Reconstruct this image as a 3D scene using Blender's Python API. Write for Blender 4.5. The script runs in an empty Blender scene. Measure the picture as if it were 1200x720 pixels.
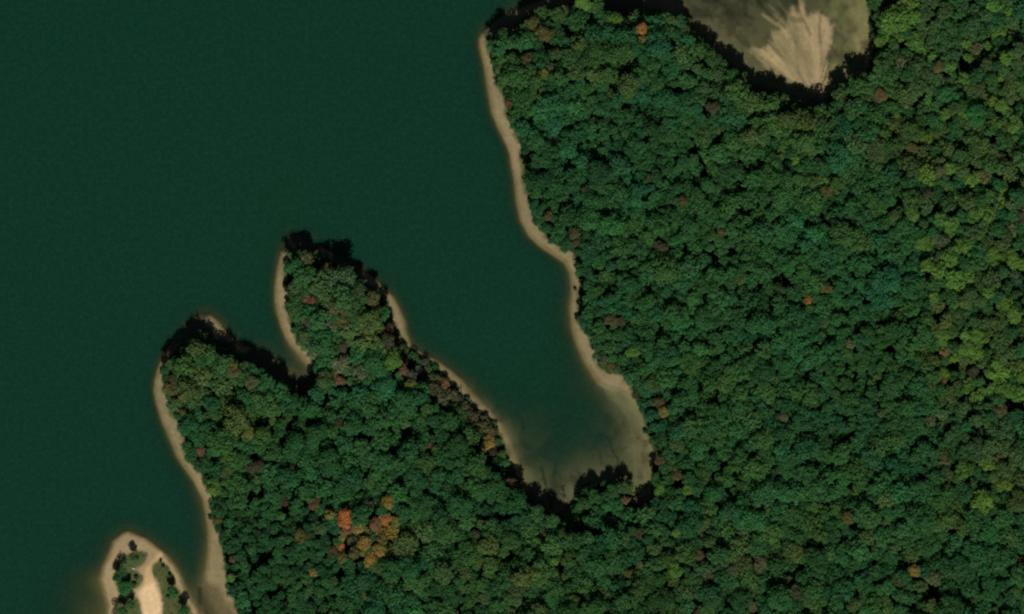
import bpy, math, random
import numpy as np

random.seed(7)
rng = np.random.default_rng(7)
S = 0.5                      # metres per plan unit (the survey grid used for every outline below)
SUN_EL = math.radians(49.0)
SUN_AZ_X, SUN_AZ_Y = 0.10, -1.0      # the sun stands in the south, a little east of it


def W(px, py):
    """plan grid -> world metres (x east, y north)"""
    return (np.asarray(px, float) - 600.0) * S, (360.0 - np.asarray(py, float)) * S


def lin(c):
    c = np.asarray(c, float) / 255.0
    return np.where(c <= 0.04045, c / 12.92, ((c + 0.055) / 1.055) ** 2.4)


# ------------------------------------------------------------------ noise
def _hash(ix, iy, seed):
    n = (ix.astype(np.int64) * 374761393 + iy.astype(np.int64) * 668265263 + seed * 974634) & 0x7FFFFFFF
    n = ((n ^ (n >> 13)) * 1274126177) & 0x7FFFFFFF
    n = (n ^ (n >> 16)) & 0xFFFF
    return n / 65535.0


def vnoise(x, y, seed=0):
    x = np.asarray(x, float); y = np.asarray(y, float)
    ix = np.floor(x); iy = np.floor(y)
    fx = x - ix; fy = y - iy
    fx = fx * fx * (3 - 2 * fx); fy = fy * fy * (3 - 2 * fy)
    a = _hash(ix, iy, seed); b = _hash(ix + 1, iy, seed)
    c = _hash(ix, iy + 1, seed); d = _hash(ix + 1, iy + 1, seed)
    return (a * (1 - fx) + b * fx) * (1 - fy) + (c * (1 - fx) + d * fx) * fy


def fbm(x, y, seed=0, n=4):
    v = 0; a = 0.5; t = 0
    for i in range(n):
        v = v + a * vnoise(x * 2 ** i + 13.7 * i, y * 2 ** i - 7.1 * i, seed + i); t += a; a *= 0.5
    return v / t


def sstep(a, b, x):
    t = np.clip((x - a) / (b - a), 0, 1)
    return t * t * (3 - 2 * t)


# ------------------------------------------------------------------ outlines (plan grid)
LAND = [(1012, -400), (1013, 0), (1017, 25), (1020, 50), (1018, 70), (1013, 80), (1000, 88), (988, 93), (977, 101),
 (967, 112), (963, 122), (950, 115), (930, 108), (905, 100), (885, 95), (872, 85), (855, 68), (838, 50), (825, 38), (812, 22),
 (797, 6), (770, -6), (740, -12), (690, -16), (655, -4), (625, 5), (602, 14), (586, 23), (573, 32), (565, 38), (562, 45), (562, 53),
 (564, 63), (567, 75), (569, 87), (572, 107), (576, 130), (584, 150), (594, 170), (598, 181), (602, 207), (605, 235),
 (610, 257), (620, 276), (632, 288), (650, 300), (662, 308), (668, 320), (670, 335), (670, 345), (668, 362), (670, 383), (675, 402),
 (681, 415), (687, 427), (696, 441), (702, 450), (716, 456), (734, 461), (744, 472), (751, 487), (756, 503), (760, 518), (766, 533),
 (765, 547), (760, 556), (763, 566), (758, 578), (746, 587), (739, 589), (741, 577), (735, 568), (715, 565), (692, 568),
 (677, 578), (673, 591), (671, 602), (655, 604), (640, 601), (629, 597), (622, 586), (616, 570), (610, 552), (603, 534), (596, 515),
 (587, 496), (576, 483), (564, 471), (553, 460), (542, 446), (528, 434), (512, 423), (500, 417), (489, 411), (480, 402),
 (476, 389), (474, 376), (468, 362), (461, 348), (451, 339), (443, 331), (436, 325), (421, 314), (403, 303), (386, 296),
 (377, 291), (368, 288), (358, 284), (350, 278), (341, 278), (337, 287), (330, 295), (325, 313), (322, 334), (322, 352),
 (325, 367), (329, 381), (335, 395), (341, 404), (350, 414), (357, 423), (362, 431), (356, 438), (345, 437), (333, 434),
 (323, 427), (310, 414), (298, 409), (285, 406), (277, 401), (270, 396), (264, 387), (256, 377), (246, 369), (235, 369),
 (223, 379), (209, 392), (197, 408), (190, 420), (185, 432), (181, 445), (180, 457), (183, 472), (189, 491), (196, 507),
 (203, 523), (208, 536), (216, 548), (226, 561), (233, 573), (239, 587), (241, 600), (243, 612), (245, 624), (244, 641),
 (242, 664), (240, 684), (247, 700), (255, 720), (262, 760), (270, 900), (270, 1100), (1600, 1100), (1600, -400)]
SPIT = [(110, 1100), (118, 800), (125, 740), (125, 706), (121, 693), (117, 680), (120, 665), (127, 649), (133, 634), (144, 625), (150, 623),
 (156, 625), (171, 631), (184, 641), (196, 651), (206, 664), (213, 677), (218, 691), (226, 704), (236, 718), (242, 760), (250, 1100)]
FOREST = [(1016, -600), (1016, 0), (1019, 20), (1022, 40), (1022, 66), (1018, 80), (1000, 92), (982, 101), (974, 110), (966, 128), (953, 124),
 (940, 118), (924, 114), (904, 104), (888, 102), (877, 98), (871, 84), (855, 76), (838, 62), (826, 48), (812, 38), (803, 22), (777, 16),
 (757, 11), (730, 16), (712, 20), (707, 10), (702, -14), (668, -14), (667, 1), (670, 12), (653, 8), (633, 10), (618, 20), (606, 28),
 (602, 38), (594, 36), (583, 41), (571, 46), (572, 55), (576, 70), (582, 92), (587, 107), (595, 135), (601, 152), (610, 170), (612, 180),
 (614, 207), (620, 235), (626, 257), (635, 272), (647, 285), (660, 294), (670, 297), (676, 305), (678, 320), (679, 335),
 (680, 357), (677, 373), (680, 387), (690, 394), (694, 402), (696, 413), (699, 424), (704, 430), (714, 437), (726, 440),
 (738, 450), (744, 462), (747, 474), (755, 489), (757, 503), (761, 516), (768, 531), (768, 544), (762, 556), (765, 566), (767, 578),
 (756, 594), (742, 592), (743, 580), (741, 567), (728, 562), (705, 566), (690, 568), (677, 577), (674, 592), (668, 600), (655, 602),
 (645, 599), (631, 593), (620, 585), (611, 574), (607, 559), (601, 546), (595, 535), (590, 522), (585, 508), (577, 493), (566, 486),
 (552, 478), (545, 471), (537, 455), (526, 442), (515, 434), (505, 425), (487, 414), (475, 405), (468, 395), (462, 387),
 (458, 371), (452, 354), (444, 341), (436, 335), (424, 328), (405, 313), (390, 308), (374, 298), (352, 294), (341, 296), (338, 305),
 (336, 315), (335, 334), (336, 350), (337, 363), (340, 375), (344, 390), (350, 400), (358, 408), (365, 420), (369, 436), (366, 455),
 (350, 463), (336, 451), (322, 441), (304, 429), (285, 421), (275, 411), (266, 412), (258, 401), (250, 398), (246, 388), (243, 386), (235, 388),
 (223, 396), (212, 405), (200, 420), (192, 432), (190, 440), (193, 460), (199, 475), (201, 485), (209, 493), (213, 507),
 (216, 523), (220, 537), (229, 545), (235, 556), (242, 571), (249, 583), (249, 595), (248, 605), (250, 613), (257, 627),
 (263, 645), (264, 664), (268, 677), (269, 691), (275, 704), (281, 722), (290, 760), (300, 1400), (2200, 1400), (2200, -600)]
GRASS = [
 [(151, 649), (160, 644), (172, 649), (173, 656), (165, 665), (160, 668), (167, 675), (168, 679), (163, 687), (157, 693), (140, 699),
  (137, 688), (135, 677), (135, 663), (137, 651)],
 [(139, 701), (155, 697), (161, 701), (165, 709), (167, 722), (172, 800), (125, 800), (132, 722), (133, 711)],
 [(177, 661), (187, 658), (196, 663), (203, 677), (208, 688), (213, 696), (221, 709), (227, 722), (236, 800), (190, 800), (191, 707), (188, 693), (183, 680), (179, 669)]]
PATH = [(160, 694), (173, 681), (182, 681), (187, 694), (190, 707), (190, 800), (173, 800), (167, 720), (165, 707)]
NECK = [(167, 686), (170, 676), (169, 667), (181, 654), (188, 647), (191, 651), (179, 662), (177, 670), (181, 682), (176, 688)]
FAN = [(881, 57), (889, 58), (891, 51), (898, 55), (902, 48), (909, 36), (916, 31), (908, 25), (894, 17), (906, 20), (920, 29), (922, 20), (928, 9),
 (934, 14), (938, -6), (945, -6), (944, 18), (951, 16), (960, 13), (970, 18), (976, 30), (974, 46), (970, 62), (968, 84), (966, 96), (963, 112),
 (955, 106), (940, 100), (928, 98), (918, 92), (906, 86), (896, 76), (886, 64)]
SHELF = [(703, 450), (711, 463), (723, 474), (732, 485), (738, 496), (741, 515), (742, 540), (743, 560), (748, 585), (764, 572), (768, 540), (756, 500), (744, 468), (720, 452)]
CHANNELS = [([(635, 549), (638, 562), (643, 580), (648, 597)], 1.5, .75), ([(697, 520), (703, 533), (705, 545)], 1.6, .35),
 ([(712, 512), (719, 531), (724, 537), (725, 545), (722, 552)], 1.1, .6), ([(652, 540), (651, 552), (648, 560)], 1.5, .4), ([(640, 536), (646, 540)], 2.5, .4),
 ([(719, 530), (735, 524)], 1.5, .3), ([(718, 549), (712, 553)], 2.5, .3),
 ([(872, 15), (882, 22)], 2.0, .5), ([(888, 0), (900, 15), (921, 33)], 1.6, .55), ([(933, 0), (939, 18), (950, 40)], 1.5, .5), ([(963, 14), (960, 30), (962, 50)], 1.0, .5),
 ([(928, 22), (938, 24)], 4.0, .55), ([(901, 50), (915, 66)], 1.4, .4), ([(945, 60), (951, 90)], 2.2, .22), ([(932, 48), (936, 85)], 1.6, .22), ([(234, 690), (234, 706)], 2.6, .65), ([(240, 716), (246, 724)], 2, .5)]

# ------------------------------------------------------------------ distance rasters
G0X, G0Y, GS = -200.0, -200.0, 2.0
gx = np.arange(G0X, 1401, GS); gy = np.arange(G0Y, 921, GS)
GX, GY = np.meshgrid(gx, gy)


def poly_sd(poly, X, Y, closed=True):
    """signed distance, positive inside"""
    d2 = np.full(X.shape, 1e12); ins = np.zeros(X.shape, bool)
    n = len(poly)
    for i in range(n if closed else n - 1):
        x0, y0 = poly[i]; x1, y1 = poly[(i + 1) % n]
        dx, dy = x1 - x0, y1 - y0
        L = dx * dx + dy * dy + 1e-12
        t = np.clip(((X - x0) * dx + (Y - y0) * dy) / L, 0, 1)
        d2 = np.minimum(d2, (X - x0 - t * dx) ** 2 + (Y - y0 - t * dy) ** 2)
        if closed and y0 != y1:
            c = ((y0 > Y) != (y1 > Y)) & (X < (x1 - x0) * (Y - y0) / (y1 - y0) + x0)
            ins ^= c
    d = np.sqrt(d2)
    return np.where(ins, d, -d) if closed else d


R_LAND = poly_sd(LAND, GX, GY)
R_SPIT = poly_sd(SPIT, GX, GY)
R_FOR = poly_sd(FOREST, GX, GY)
# how quickly the lake bed falls away from the shore (e-fold distance), known at these points
WC = [(560, 60, 5), (590, 190, 5), (640, 300, 5), (665, 345, 9), (672, 400, 8), (695, 450, 12), (735, 480, 60), (742, 530, 95), (735, 575, 90), (700, 555, 60),
 (640, 580, 85), (612, 565, 34), (597, 530, 15), (565, 480, 8), (520, 430, 6), (480, 400, 6), (470, 365, 5), (420, 318, 4), (350, 280, 6),
 (322, 330, 4), (326, 380, 5), (345, 422, 16), (335, 430, 14), (310, 415, 8), (255, 372, 6), (200, 405, 4), (180, 455, 4), (210, 545, 6), (238, 590, 9),
 (243, 640, 12), (240, 690, 40), (228, 700, 26), (212, 675, 8), (180, 635, 5), (145, 622, 6), (122, 655, 8), (112, 690, 28), (100, 720, 46),
 (700, 515, 44), (690, 470, 20), (650, 505, 36), (860, 30, 260), (900, 20, 300), (990, 40, 300), (805, 5, 60), (780, -10, 24), (600, 5, 7), (690, -30, 8), (60, 300, 8), (400, 150, 8)]


def efold(X, Y):
    num = np.zeros(X.shape); den = np.zeros(X.shape)
    for x, y, w in WC:
        k = 1.0 / ((X - x) ** 2 + (Y - y) ** 2 + 60.0) ** 1.5
        num += k * math.log(w); den += k
    return np.exp(num / den)


R_SH = np.maximum(R_LAND, R_SPIT)
R_ALPHA = np.where(R_SH >= 0, 0, 1 - np.exp(-np.maximum(-R_SH, 0) / efold(GX, GY)))
R_ALPHA *= 1.0 - 0.85 * sstep(-3, 5, poly_sd(FAN, GX, GY)) * (GX > 850)


def samp(R, X, Y):
    fx = np.clip((np.asarray(X, float) - G0X) / GS, 0, R.shape[1] - 1.001)
    fy = np.clip((np.asarray(Y, float) - G0Y) / GS, 0, R.shape[0] - 1.001)
    ix = fx.astype(int); iy = fy.astype(int); ax = fx - ix; ay = fy - iy
    return (R[iy, ix] * (1 - ax) + R[iy, ix + 1] * ax) * (1 - ay) + (R[iy + 1, ix] * (1 - ax) + R[iy + 1, ix + 1] * ax) * ay


def height(X, Y):
    """ground height in metres at plan points"""
    sh = samp(R_SH, X, Y)
    al = samp(R_ALPHA, X, Y)
    n = fbm(np.asarray(X) / 40.0, np.asarray(Y) / 40.0, 5)
    d = np.maximum(sh, 0)
    land = 0.06 + 0.045 * np.minimum(d, 30) + 0.022 * np.clip(d - 22, 0, 300) + (n - .5) * np.clip(d / 40, 0, 1) * 5
    land = np.where(samp(R_SPIT, X, Y) > 0, 0.06 + 0.05 * np.minimum(d, 25), land)
    sea = -0.05 - 3.2 * al - 0.02 * np.clip(-sh, 0, 60)
    return np.where(sh > 0, land, sea)


# ------------------------------------------------------------------ materials
def new_mat(name):
    m = bpy.data.materials.new(name); m.use_nodes = True
    nt = m.node_tree; nt.nodes.clear()
    out = nt.nodes.new('ShaderNodeOutputMaterial')
    b = nt.nodes.new('ShaderNodeBsdfPrincipled')
    nt.links.new(b.outputs[0], out.inputs[0])
    return m, nt, b, out


def n_math(nt, op, a, b=None, c=None):
    n = nt.nodes.new('ShaderNodeMath'); n.operation = op
    for i, v in enumerate((a, b, c)):
        if v is None: continue
        if isinstance(v, (int, float)): n.inputs[i].default_value = v
        else: nt.links.new(v, n.inputs[i])
    return n.outputs[0]


def n_noise(nt, scale, detail=3, rough=.55, coord=None, dist=0.0):
    if coord is None:
        coord = nt.nodes.new('ShaderNodeNewGeometry').outputs['Position']
    n = nt.nodes.new('ShaderNodeTexNoise')
    n.inputs['Scale'].default_value = scale; n.inputs['Detail'].default_value = detail
    n.inputs['Roughness'].default_value = rough; n.inputs['Distortion'].default_value = dist
    nt.links.new(coord, n.inputs['Vector'])
    return n.outputs['Fac']


def n_scale(nt, col, fac):
    n = nt.nodes.new('ShaderNodeVectorMath'); n.operation = 'SCALE'
    nt.links.new(col, n.inputs[0])
    nt.links.new(fac, n.inputs['Scale'])
    return n.outputs[0]


def mat_ground():
    m, nt, b, out = new_mat('ground_soil_and_sand')
    a = nt.nodes.new('ShaderNodeAttribute'); a.attribute_name = 'soil'
    f1 = n_noise(nt, 0.5, 5, .65); f2 = n_noise(nt, 0.06, 3)
    f = n_math(nt, 'ADD', n_math(nt, 'MULTIPLY_ADD', f1, 0.55, 0.62), n_math(nt, 'MULTIPLY_ADD', f2, 0.5, -0.15))
    nt.links.new(n_scale(nt, a.outputs['Color'], f), b.inputs['Base Color'])
    b.inputs['Roughness'].default_value = .95; b.inputs['Specular IOR Level'].default_value = .1
    bp = nt.nodes.new('ShaderNodeBump'); bp.inputs['Strength'].default_value = .35; bp.inputs['Distance'].default_value = .25
    nt.links.new(f1, bp.inputs['Height']); nt.links.new(bp.outputs[0], b.inputs['Normal'])
    return m


def mat_water():
    m, nt, b, out = new_mat('turbid_lake_water')
    a = nt.nodes.new('ShaderNodeAttribute'); a.attribute_name = 'murk'
    g = n_math(nt, 'MULTIPLY_ADD', n_noise(nt, 1.1, 2, .7), .5, n_math(nt, 'MULTIPLY', n_noise(nt, 0.37, 4, .8), .5)); big = n_noise(nt, 0.006, 3)
    mix = nt.nodes.new('ShaderNodeMix'); mix.data_type = 'RGBA'
    mix.inputs['A'].default_value = (*(lin((12, 54, 42)) * 1.12), 1); mix.inputs['B'].default_value = (*(lin((15, 57, 39)) * 1.12), 1)
    nt.links.new(big, mix.inputs['Factor'])
    f = n_math(nt, 'MULTIPLY_ADD', g, 2.6, -0.33)
    nt.links.new(n_scale(nt, mix.outputs['Result'], f), b.inputs['Base Color'])
    b.inputs['Roughness'].default_value = .35; b.inputs['Specular IOR Level'].default_value = .25; b.inputs['IOR'].default_value = 1.33
    bp = nt.nodes.new('ShaderNodeBump'); bp.inputs['Strength'].default_value = .12; bp.inputs['Distance'].default_value = .3
    nt.links.new(g, bp.inputs['Height']); nt.links.new(bp.outputs[0], b.inputs['Normal'])
    tr = nt.nodes.new('ShaderNodeBsdfTransparent'); ms = nt.nodes.new('ShaderNodeMixShader')
    nt.links.new(a.outputs['Fac'], ms.inputs[0]); nt.links.new(tr.outputs[0], ms.inputs[1]); nt.links.new(b.outputs[0], ms.inputs[2])
    nt.links.new(ms.outputs[0], out.inputs[0])
    return m


def mat_leaf(name, source):
    m, nt, b, out = new_mat(name)
    if source == 'geometry':
        a = nt.nodes.new('ShaderNodeAttribute'); a.attribute_name = 'tint'; col = a.outputs['Color']
    else:
        col = nt.nodes.new('ShaderNodeObjectInfo').outputs['Color']
    n1 = n_noise(nt, 0.8, 3, .7); n2 = n_noise(nt, 0.16, 2, .5)
    f = n_math(nt, 'ADD', n_math(nt, 'MULTIPLY_ADD', n1, 0.5, 0.75), n_math(nt, 'MULTIPLY_ADD', n2, 0.6, -0.3))
    turn = n_math(nt, 'MULTIPLY', n_math(nt, 'SUBTRACT', n_noise(nt, 0.30, 2, .5), .42), 2.6); turn.node.use_clamp = True
    mx = nt.nodes.new('ShaderNodeMix'); mx.data_type = 'RGBA'; mx.clamp_factor = True
    nt.links.new(n_math(nt, 'MULTIPLY', turn, .55), mx.inputs['Factor']); nt.links.new(col, mx.inputs['A']); mx.inputs['B'].default_value = (.045, .125, .042, 1)
    c = n_scale(nt, mx.outputs['Result'], f)
    nt.links.new(c, b.inputs['Base Color'])
    b.inputs['Roughness'].default_value = .7; b.inputs['Specular IOR Level'].default_value = .12
    tl = nt.nodes.new('ShaderNodeBsdfTranslucent'); nt.links.new(c, tl.inputs['Color'])
    ms = nt.nodes.new('ShaderNodeMixShader'); ms.inputs[0].default_value = .18
    nt.links.new(b.outputs[0], ms.inputs[1]); nt.links.new(tl.outputs[0], ms.inputs[2]); nt.links.new(ms.outputs[0], out.inputs[0])
    return m


def mat_plain(name, c, rough=.9, sc=3.0):
    m, nt, b, out = new_mat(name)
    rgb = nt.nodes.new('ShaderNodeRGB'); rgb.outputs[0].default_value = (*c, 1)
    f = n_math(nt, 'MULTIPLY_ADD', n_noise(nt, sc, 4), .8, .6)
    nt.links.new(n_scale(nt, rgb.outputs[0], f), b.inputs['Base Color'])
    b.inputs['Roughness'].default_value = rough; b.inputs['Specular IOR Level'].default_value = .15
    return m


M_GROUND = mat_ground(); M_WATER = mat_water()
M_LEAF = mat_leaf('tree_foliage', 'object'); M_CANOPY = mat_leaf('canopy_foliage', 'geometry')
M_BARK = mat_plain('tree_bark', (.028, .026, .018)); M_PALE = mat_plain('weathered_bark', (.30, .26, .21)); M_ROCK = mat_plain('pale_rock', (.5, .47, .42))


# ------------------------------------------------------------------ mesh helpers
def mesh_from(name, V, F, mat=None, smooth=False):
    """V (n,3), F (m,k) all faces with k corners"""
    V = np.ascontiguousarray(V, np.float32); F = np.ascontiguousarray(F, np.int32)
    me = bpy.data.meshes.new(name)
    k = F.shape[1]; m = F.shape[0]
    me.vertices.add(len(V)); me.vertices.foreach_set('co', V.ravel())
    me.loops.add(m * k); me.loops.foreach_set('vertex_index', F.ravel())
    me.polygons.add(m); me.polygons.foreach_set('loop_start', np.arange(0, m * k, k, dtype=np.int32))
    me.polygons.foreach_set('use_smooth', np.full(m, smooth, bool))
    me.update(calc_edges=True)
    if mat: me.materials.append(mat)
    return me


COL = bpy.context.scene.collection


def link(name, me, parent=None, **props):
    o = bpy.data.objects.new(name, me); COL.objects.link(o)
    if parent is not None: o.parent = parent
    for k, v in props.items(): o[k] = v
    return o


def axis(lo, hi, step, far):
    core = np.arange(lo, hi + .01, step)
    out = []; d = step
    p = hi
    while p < far:
        d *= 1.35; p += d; out.append(p)
    left = []; d = step; p = lo
    while p > -far:
        d *= 1.35; p -= d; left.append(p)
    return np.concatenate([np.array(left[::-1]), core, np.array(out)])


def grid_mesh(name, ax, ay, zfun, mat):
    X, Y = np.meshgrid(ax, ay)
    x, y = W(X, Y); z = zfun(X, Y)
    V = np.stack([x.ravel(), y.ravel(), z.ravel()], 1)
    nx, ny = len(ax), len(ay)
    i = (np.arange(ny - 1)[:, None] * nx + np.arange(nx - 1)[None, :]).ravel()
    F = np.stack([i, i + nx, i + nx + 1, i + 1], 1)
    return mesh_from(name, V, F, mat, True), X, Y


# ------------------------------------------------------------------ terrain
def mixc(c, new, m):
    return c * (1 - m[..., None]) + np.asarray(new) * m[..., None]


def soil(X, Y):
    land = samp(R_SH, X, Y); fo = samp(R_FOR, X, Y); sp = samp(R_SPIT, X, Y); al = samp(R_ALPHA, X, Y)
    n = fbm(X / 9, Y / 9, 11); nf = fbm(X / 3, Y / 3, 21); nb = fbm(X / 60, Y / 60, 31)
    k = 1.50
    sand = lin((123, 113, 84)) * k; wet = lin((104, 95, 64)) * k; bed = lin((77, 77, 46)) * k
    mud = lin((92, 91, 62)) * k; floor_ = np.array([.020, .042, .018]); scrub = lin((64, 76, 42)) * k
    C = np.empty(X.shape + (3,)); C[:] = bed
    inlet = sstep(430, 480, Y) * sstep(500, 580, X) * sstep(830, 790, X)
    C = mixc(C, mud, inlet * sstep(.95, .3, al))
    beach = sstep(-4, 1.5, land + (n - .5) * 3)
    C = mixc(C, wet, beach)
    C = mixc(C, sand, sstep(1.0, 5.5, land + (n - .5) * 4))
    C = mixc(C, mud, inlet * sstep(455, 480, Y) * sstep(14, 2, land) * sstep(690, 740, X))
    shelf = poly_sd(SHELF, X, Y)
    C = mixc(C, lin((104, 102, 72)) * k, sstep(-2, 1.5, shelf + (n - .5) * 4) * .8)
    gyR = np.gradient(R_SH, GS, axis=0); north = sstep(.2, .65, samp(gyR, X, Y)) * sstep(130, 180, X) * (Y > -50)  # mask of north-facing banks that receive painted tree shade
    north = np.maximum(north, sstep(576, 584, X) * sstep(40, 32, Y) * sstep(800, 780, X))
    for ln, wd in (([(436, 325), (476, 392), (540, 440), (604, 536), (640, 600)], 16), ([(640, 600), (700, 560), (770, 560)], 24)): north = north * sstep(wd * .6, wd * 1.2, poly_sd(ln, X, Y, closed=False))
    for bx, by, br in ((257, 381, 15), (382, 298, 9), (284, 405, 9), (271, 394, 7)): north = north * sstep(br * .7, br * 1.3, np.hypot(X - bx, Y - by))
    C = mixc(C, lin((38, 50, 38)) * k, north * beach * .85 * (sp < -20))  # tree shade painted dark into the soil colour of these banks
    # beach tone drifts along the shore
    C *= (0.86 + .28 * nb)[..., None]
    pink = lin((140, 118, 92)) * k
    C = mixc(C, pink, sstep(.55, .75, nb) * beach * .35)
    # sandy spit is warmer
    C = mixc(C, lin((150, 132, 99)) * k, sstep(1, 6, sp + (n - .5) * 3) * .9)
    for g in GRASS:
        d = poly_sd(g, X, Y)
        gc = lin((88, 88, 52)) * k; gg = lin((62, 78, 46)) * k
        col = gc[None, None] * (1 - n[..., None]) + gg[None, None] * n[..., None]
        C = mixc(C, col, sstep(-2.0, 2.5, d + (nf - .5) * 5.0 + (n - .5) * 5))
    tuft = sstep(.60, .72, vnoise(X / 1.7, Y / 1.7, 83)) * (sp > 4)
    for g in GRASS: C = mixc(C, lin((46, 52, 32)) * k, tuft * .6 * sstep(-2, 1, poly_sd(g, X, Y)))
    d = poly_sd(PATH, X, Y); C = mixc(C, lin((206, 178, 138)) * k, sstep(-2.5, 4.5, d + (n - .5) * 2))
    d = poly_sd(NECK, X, Y); C = mixc(C, lin((186, 156, 114)) * k, sstep(-2, 2.5, d + (n - .5) * 3) * .85)
    # north-east mud flat: shallow olive flats with a fan of pale silt
    pan = (sstep(775, 820, X) * sstep(1030, 1015, X) * sstep(135, 120, Y)) * (fo < 3)
    dx = X - 957.0; dy = 120.0 - Y
    ang = np.arctan2(dx, np.maximum(dy, 1e-3)); rad = np.hypot(dx, dy)
    st = fbm(ang * 9, rad * .022, 41, 4); st2 = fbm(ang * 26, rad * .03, 47, 3)
    flat = lin((82, 80, 56)) * k; dark = lin((62, 58, 42)) * k; green = lin((98, 100, 62)) * k
    cc = np.empty(X.shape + (3,)); cc[:] = flat
    cc = mixc(cc, dark, sstep(.45, .7, fbm(X / 22, Y / 12, 51)) * sstep(900, 850, X) * sstep(38, 15, Y))
    cc = mixc(cc, lin((96, 96, 64)) * k, sstep(30, 60, Y) * sstep(.3, .7, n) * .5)
    cc = mixc(cc, green, sstep(955, 985, X) * sstep(.25, .6, fbm(X / 16, Y / 16, 53)))
    cc = mixc(cc, lin((118, 110, 78)) * k, sstep(985, 1008, X) * sstep(.35, .6, fbm(X / 14, Y / 20, 54)) * .7)
    fan = poly_sd(FAN, X, Y)
    tan = lin((154, 138, 102)) * k; tan2 = lin((120, 111, 80)) * k; pk = lin((162, 136, 108)) * k
    st = sstep(.22, .72, st)
    fc = tan[None, None] * st[..., None] + tan2[None, None] * (1 - st[..., None])
    fc = mixc(fc, pk, sstep(.45, .8, fbm(ang * 5, rad * .02, 61)) * sstep(930, 955, X) * .7)
    fc = fc * (0.86 + .24 * st2)[..., None]
    cc = mixc(cc, fc, sstep(-3.5, 3.5, fan + (st2 - .5) * 14 + (n - .5) * 9 + (nf - .5) * 5))
    for line, w_, k_ in (([(894, 17), (903, 24), (912, 30), (922, 34)], 1.4, .8), ([(901, 6), (912, 16), (921, 30)], 1.1, .55), ([(914, 4), (922, 14), (927, 22)], 1.1, .6), ([(881, 57), (892, 66)], 1.6, .6), ([(938, -4), (936, 10), (942, 24), (950, 40)], 2.0, .6), ([(928, 10), (930, 20), (936, 30)], 2.0, .6), ([(1003, 46), (1008, 56), (1006, 66)], 4, .4), ([(978, 78), (992, 82)], 3, .5), ([(908, 16), (916, 24)], .9, .5)):
        d = poly_sd(line, X, Y, closed=False)
        cc = mixc(cc, lin((150, 136, 98)) * k, k_ * .75 * sstep(w_ + 1.8, w_ * .2, d + (nf - .5) * 2))
    C = mixc(C, cc, pan)
    d = poly_sd([(229, 688), (240, 682), (256, 688), (266, 706), (276, 724), (280, 800), (236, 800), (232, 715)], X, Y)
    C = mixc(C, lin((84, 76, 52)) * k, sstep(-5, 4, d + (n - .5) * 8) * .85)
    # mottled mud
    wx_ = 14 * (fbm(X / 18, Y / 18, 73) - .5); wy_ = 14 * (fbm(X / 18, Y / 18, 75) - .5)
    mot = fbm((X + wx_) / 13, (Y + wy_) / 17, 71, 5)
    C *= (1 - np.maximum(inlet * (land < 6), pan * sstep(6, -6, fan)) * (.40 * sstep(.50, .28, mot) - .10 * sstep(.5, .7, mot)))[..., None]
    # creek channels and drowned logs' furrows
    for line, w, dep in CHANNELS:
        d = poly_sd(line, X, Y, closed=False)
        C *= (1 - .75 * dep * sstep(w + 1.6, w * .25, d + (nf - .5) * 1.2))[..., None]
    # forest floor and a scrubby fringe
    C = mixc(C, scrub, sstep(-5.0, 0.5, fo + (n - .5) * 9) * sstep(.35, .55, n) * (land > 1) * .8)
    C = mixc(C, floor_, sstep(-2.0, 3.0, fo + (nf - .5) * 5) * (land > -1))
    C *= (0.90 + .2 * nf)[..., None]
    return C


ax = axis(-60, 1260, 1.3, 12000); ay = axis(-60, 780, 1.3, 12000)
me, X, Y = grid_mesh('ground', ax, ay, height, M_GROUND)
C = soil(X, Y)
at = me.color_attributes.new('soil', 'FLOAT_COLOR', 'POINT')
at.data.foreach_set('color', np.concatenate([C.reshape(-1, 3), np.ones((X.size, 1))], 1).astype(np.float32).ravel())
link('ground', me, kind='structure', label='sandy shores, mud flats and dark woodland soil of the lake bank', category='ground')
ax = axis(-60, 1260, 2.0, 12000); ay = axis(-60, 780, 2.0, 12000)
me, X, Y = grid_mesh('lake_water', ax, ay, lambda X, Y: np.zeros(X.shape), M_WATER)
A = samp(R_ALPHA, X, Y)
A = A + (fbm(X / 14, Y / 14, 77) - .5) * .22 * np.sin(np.pi * np.clip(A, 0, 1))
A = np.clip(A, 0, 1) * 0.995
at = me.attributes.new('murk', 'FLOAT', 'POINT'); at.data.foreach_set('value', A.astype(np.float32).ravel())
link('lake_water', me, kind='structure', label='deep green murky lake water around the headlands', category='water')


# ------------------------------------------------------------------ tree shapes
def ico(sub=1):
    import bmesh
    bm = bmesh.new(); bmesh.ops.create_icosphere(bm, subdivisions=sub, radius=1)
    V = np.array([v.co[:] for v in bm.verts]); F = np.array([[v.index for v in f.verts] for f in bm.faces]); bm.free()
    return V, F


ICO_V, ICO_F = ico(2)


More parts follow.
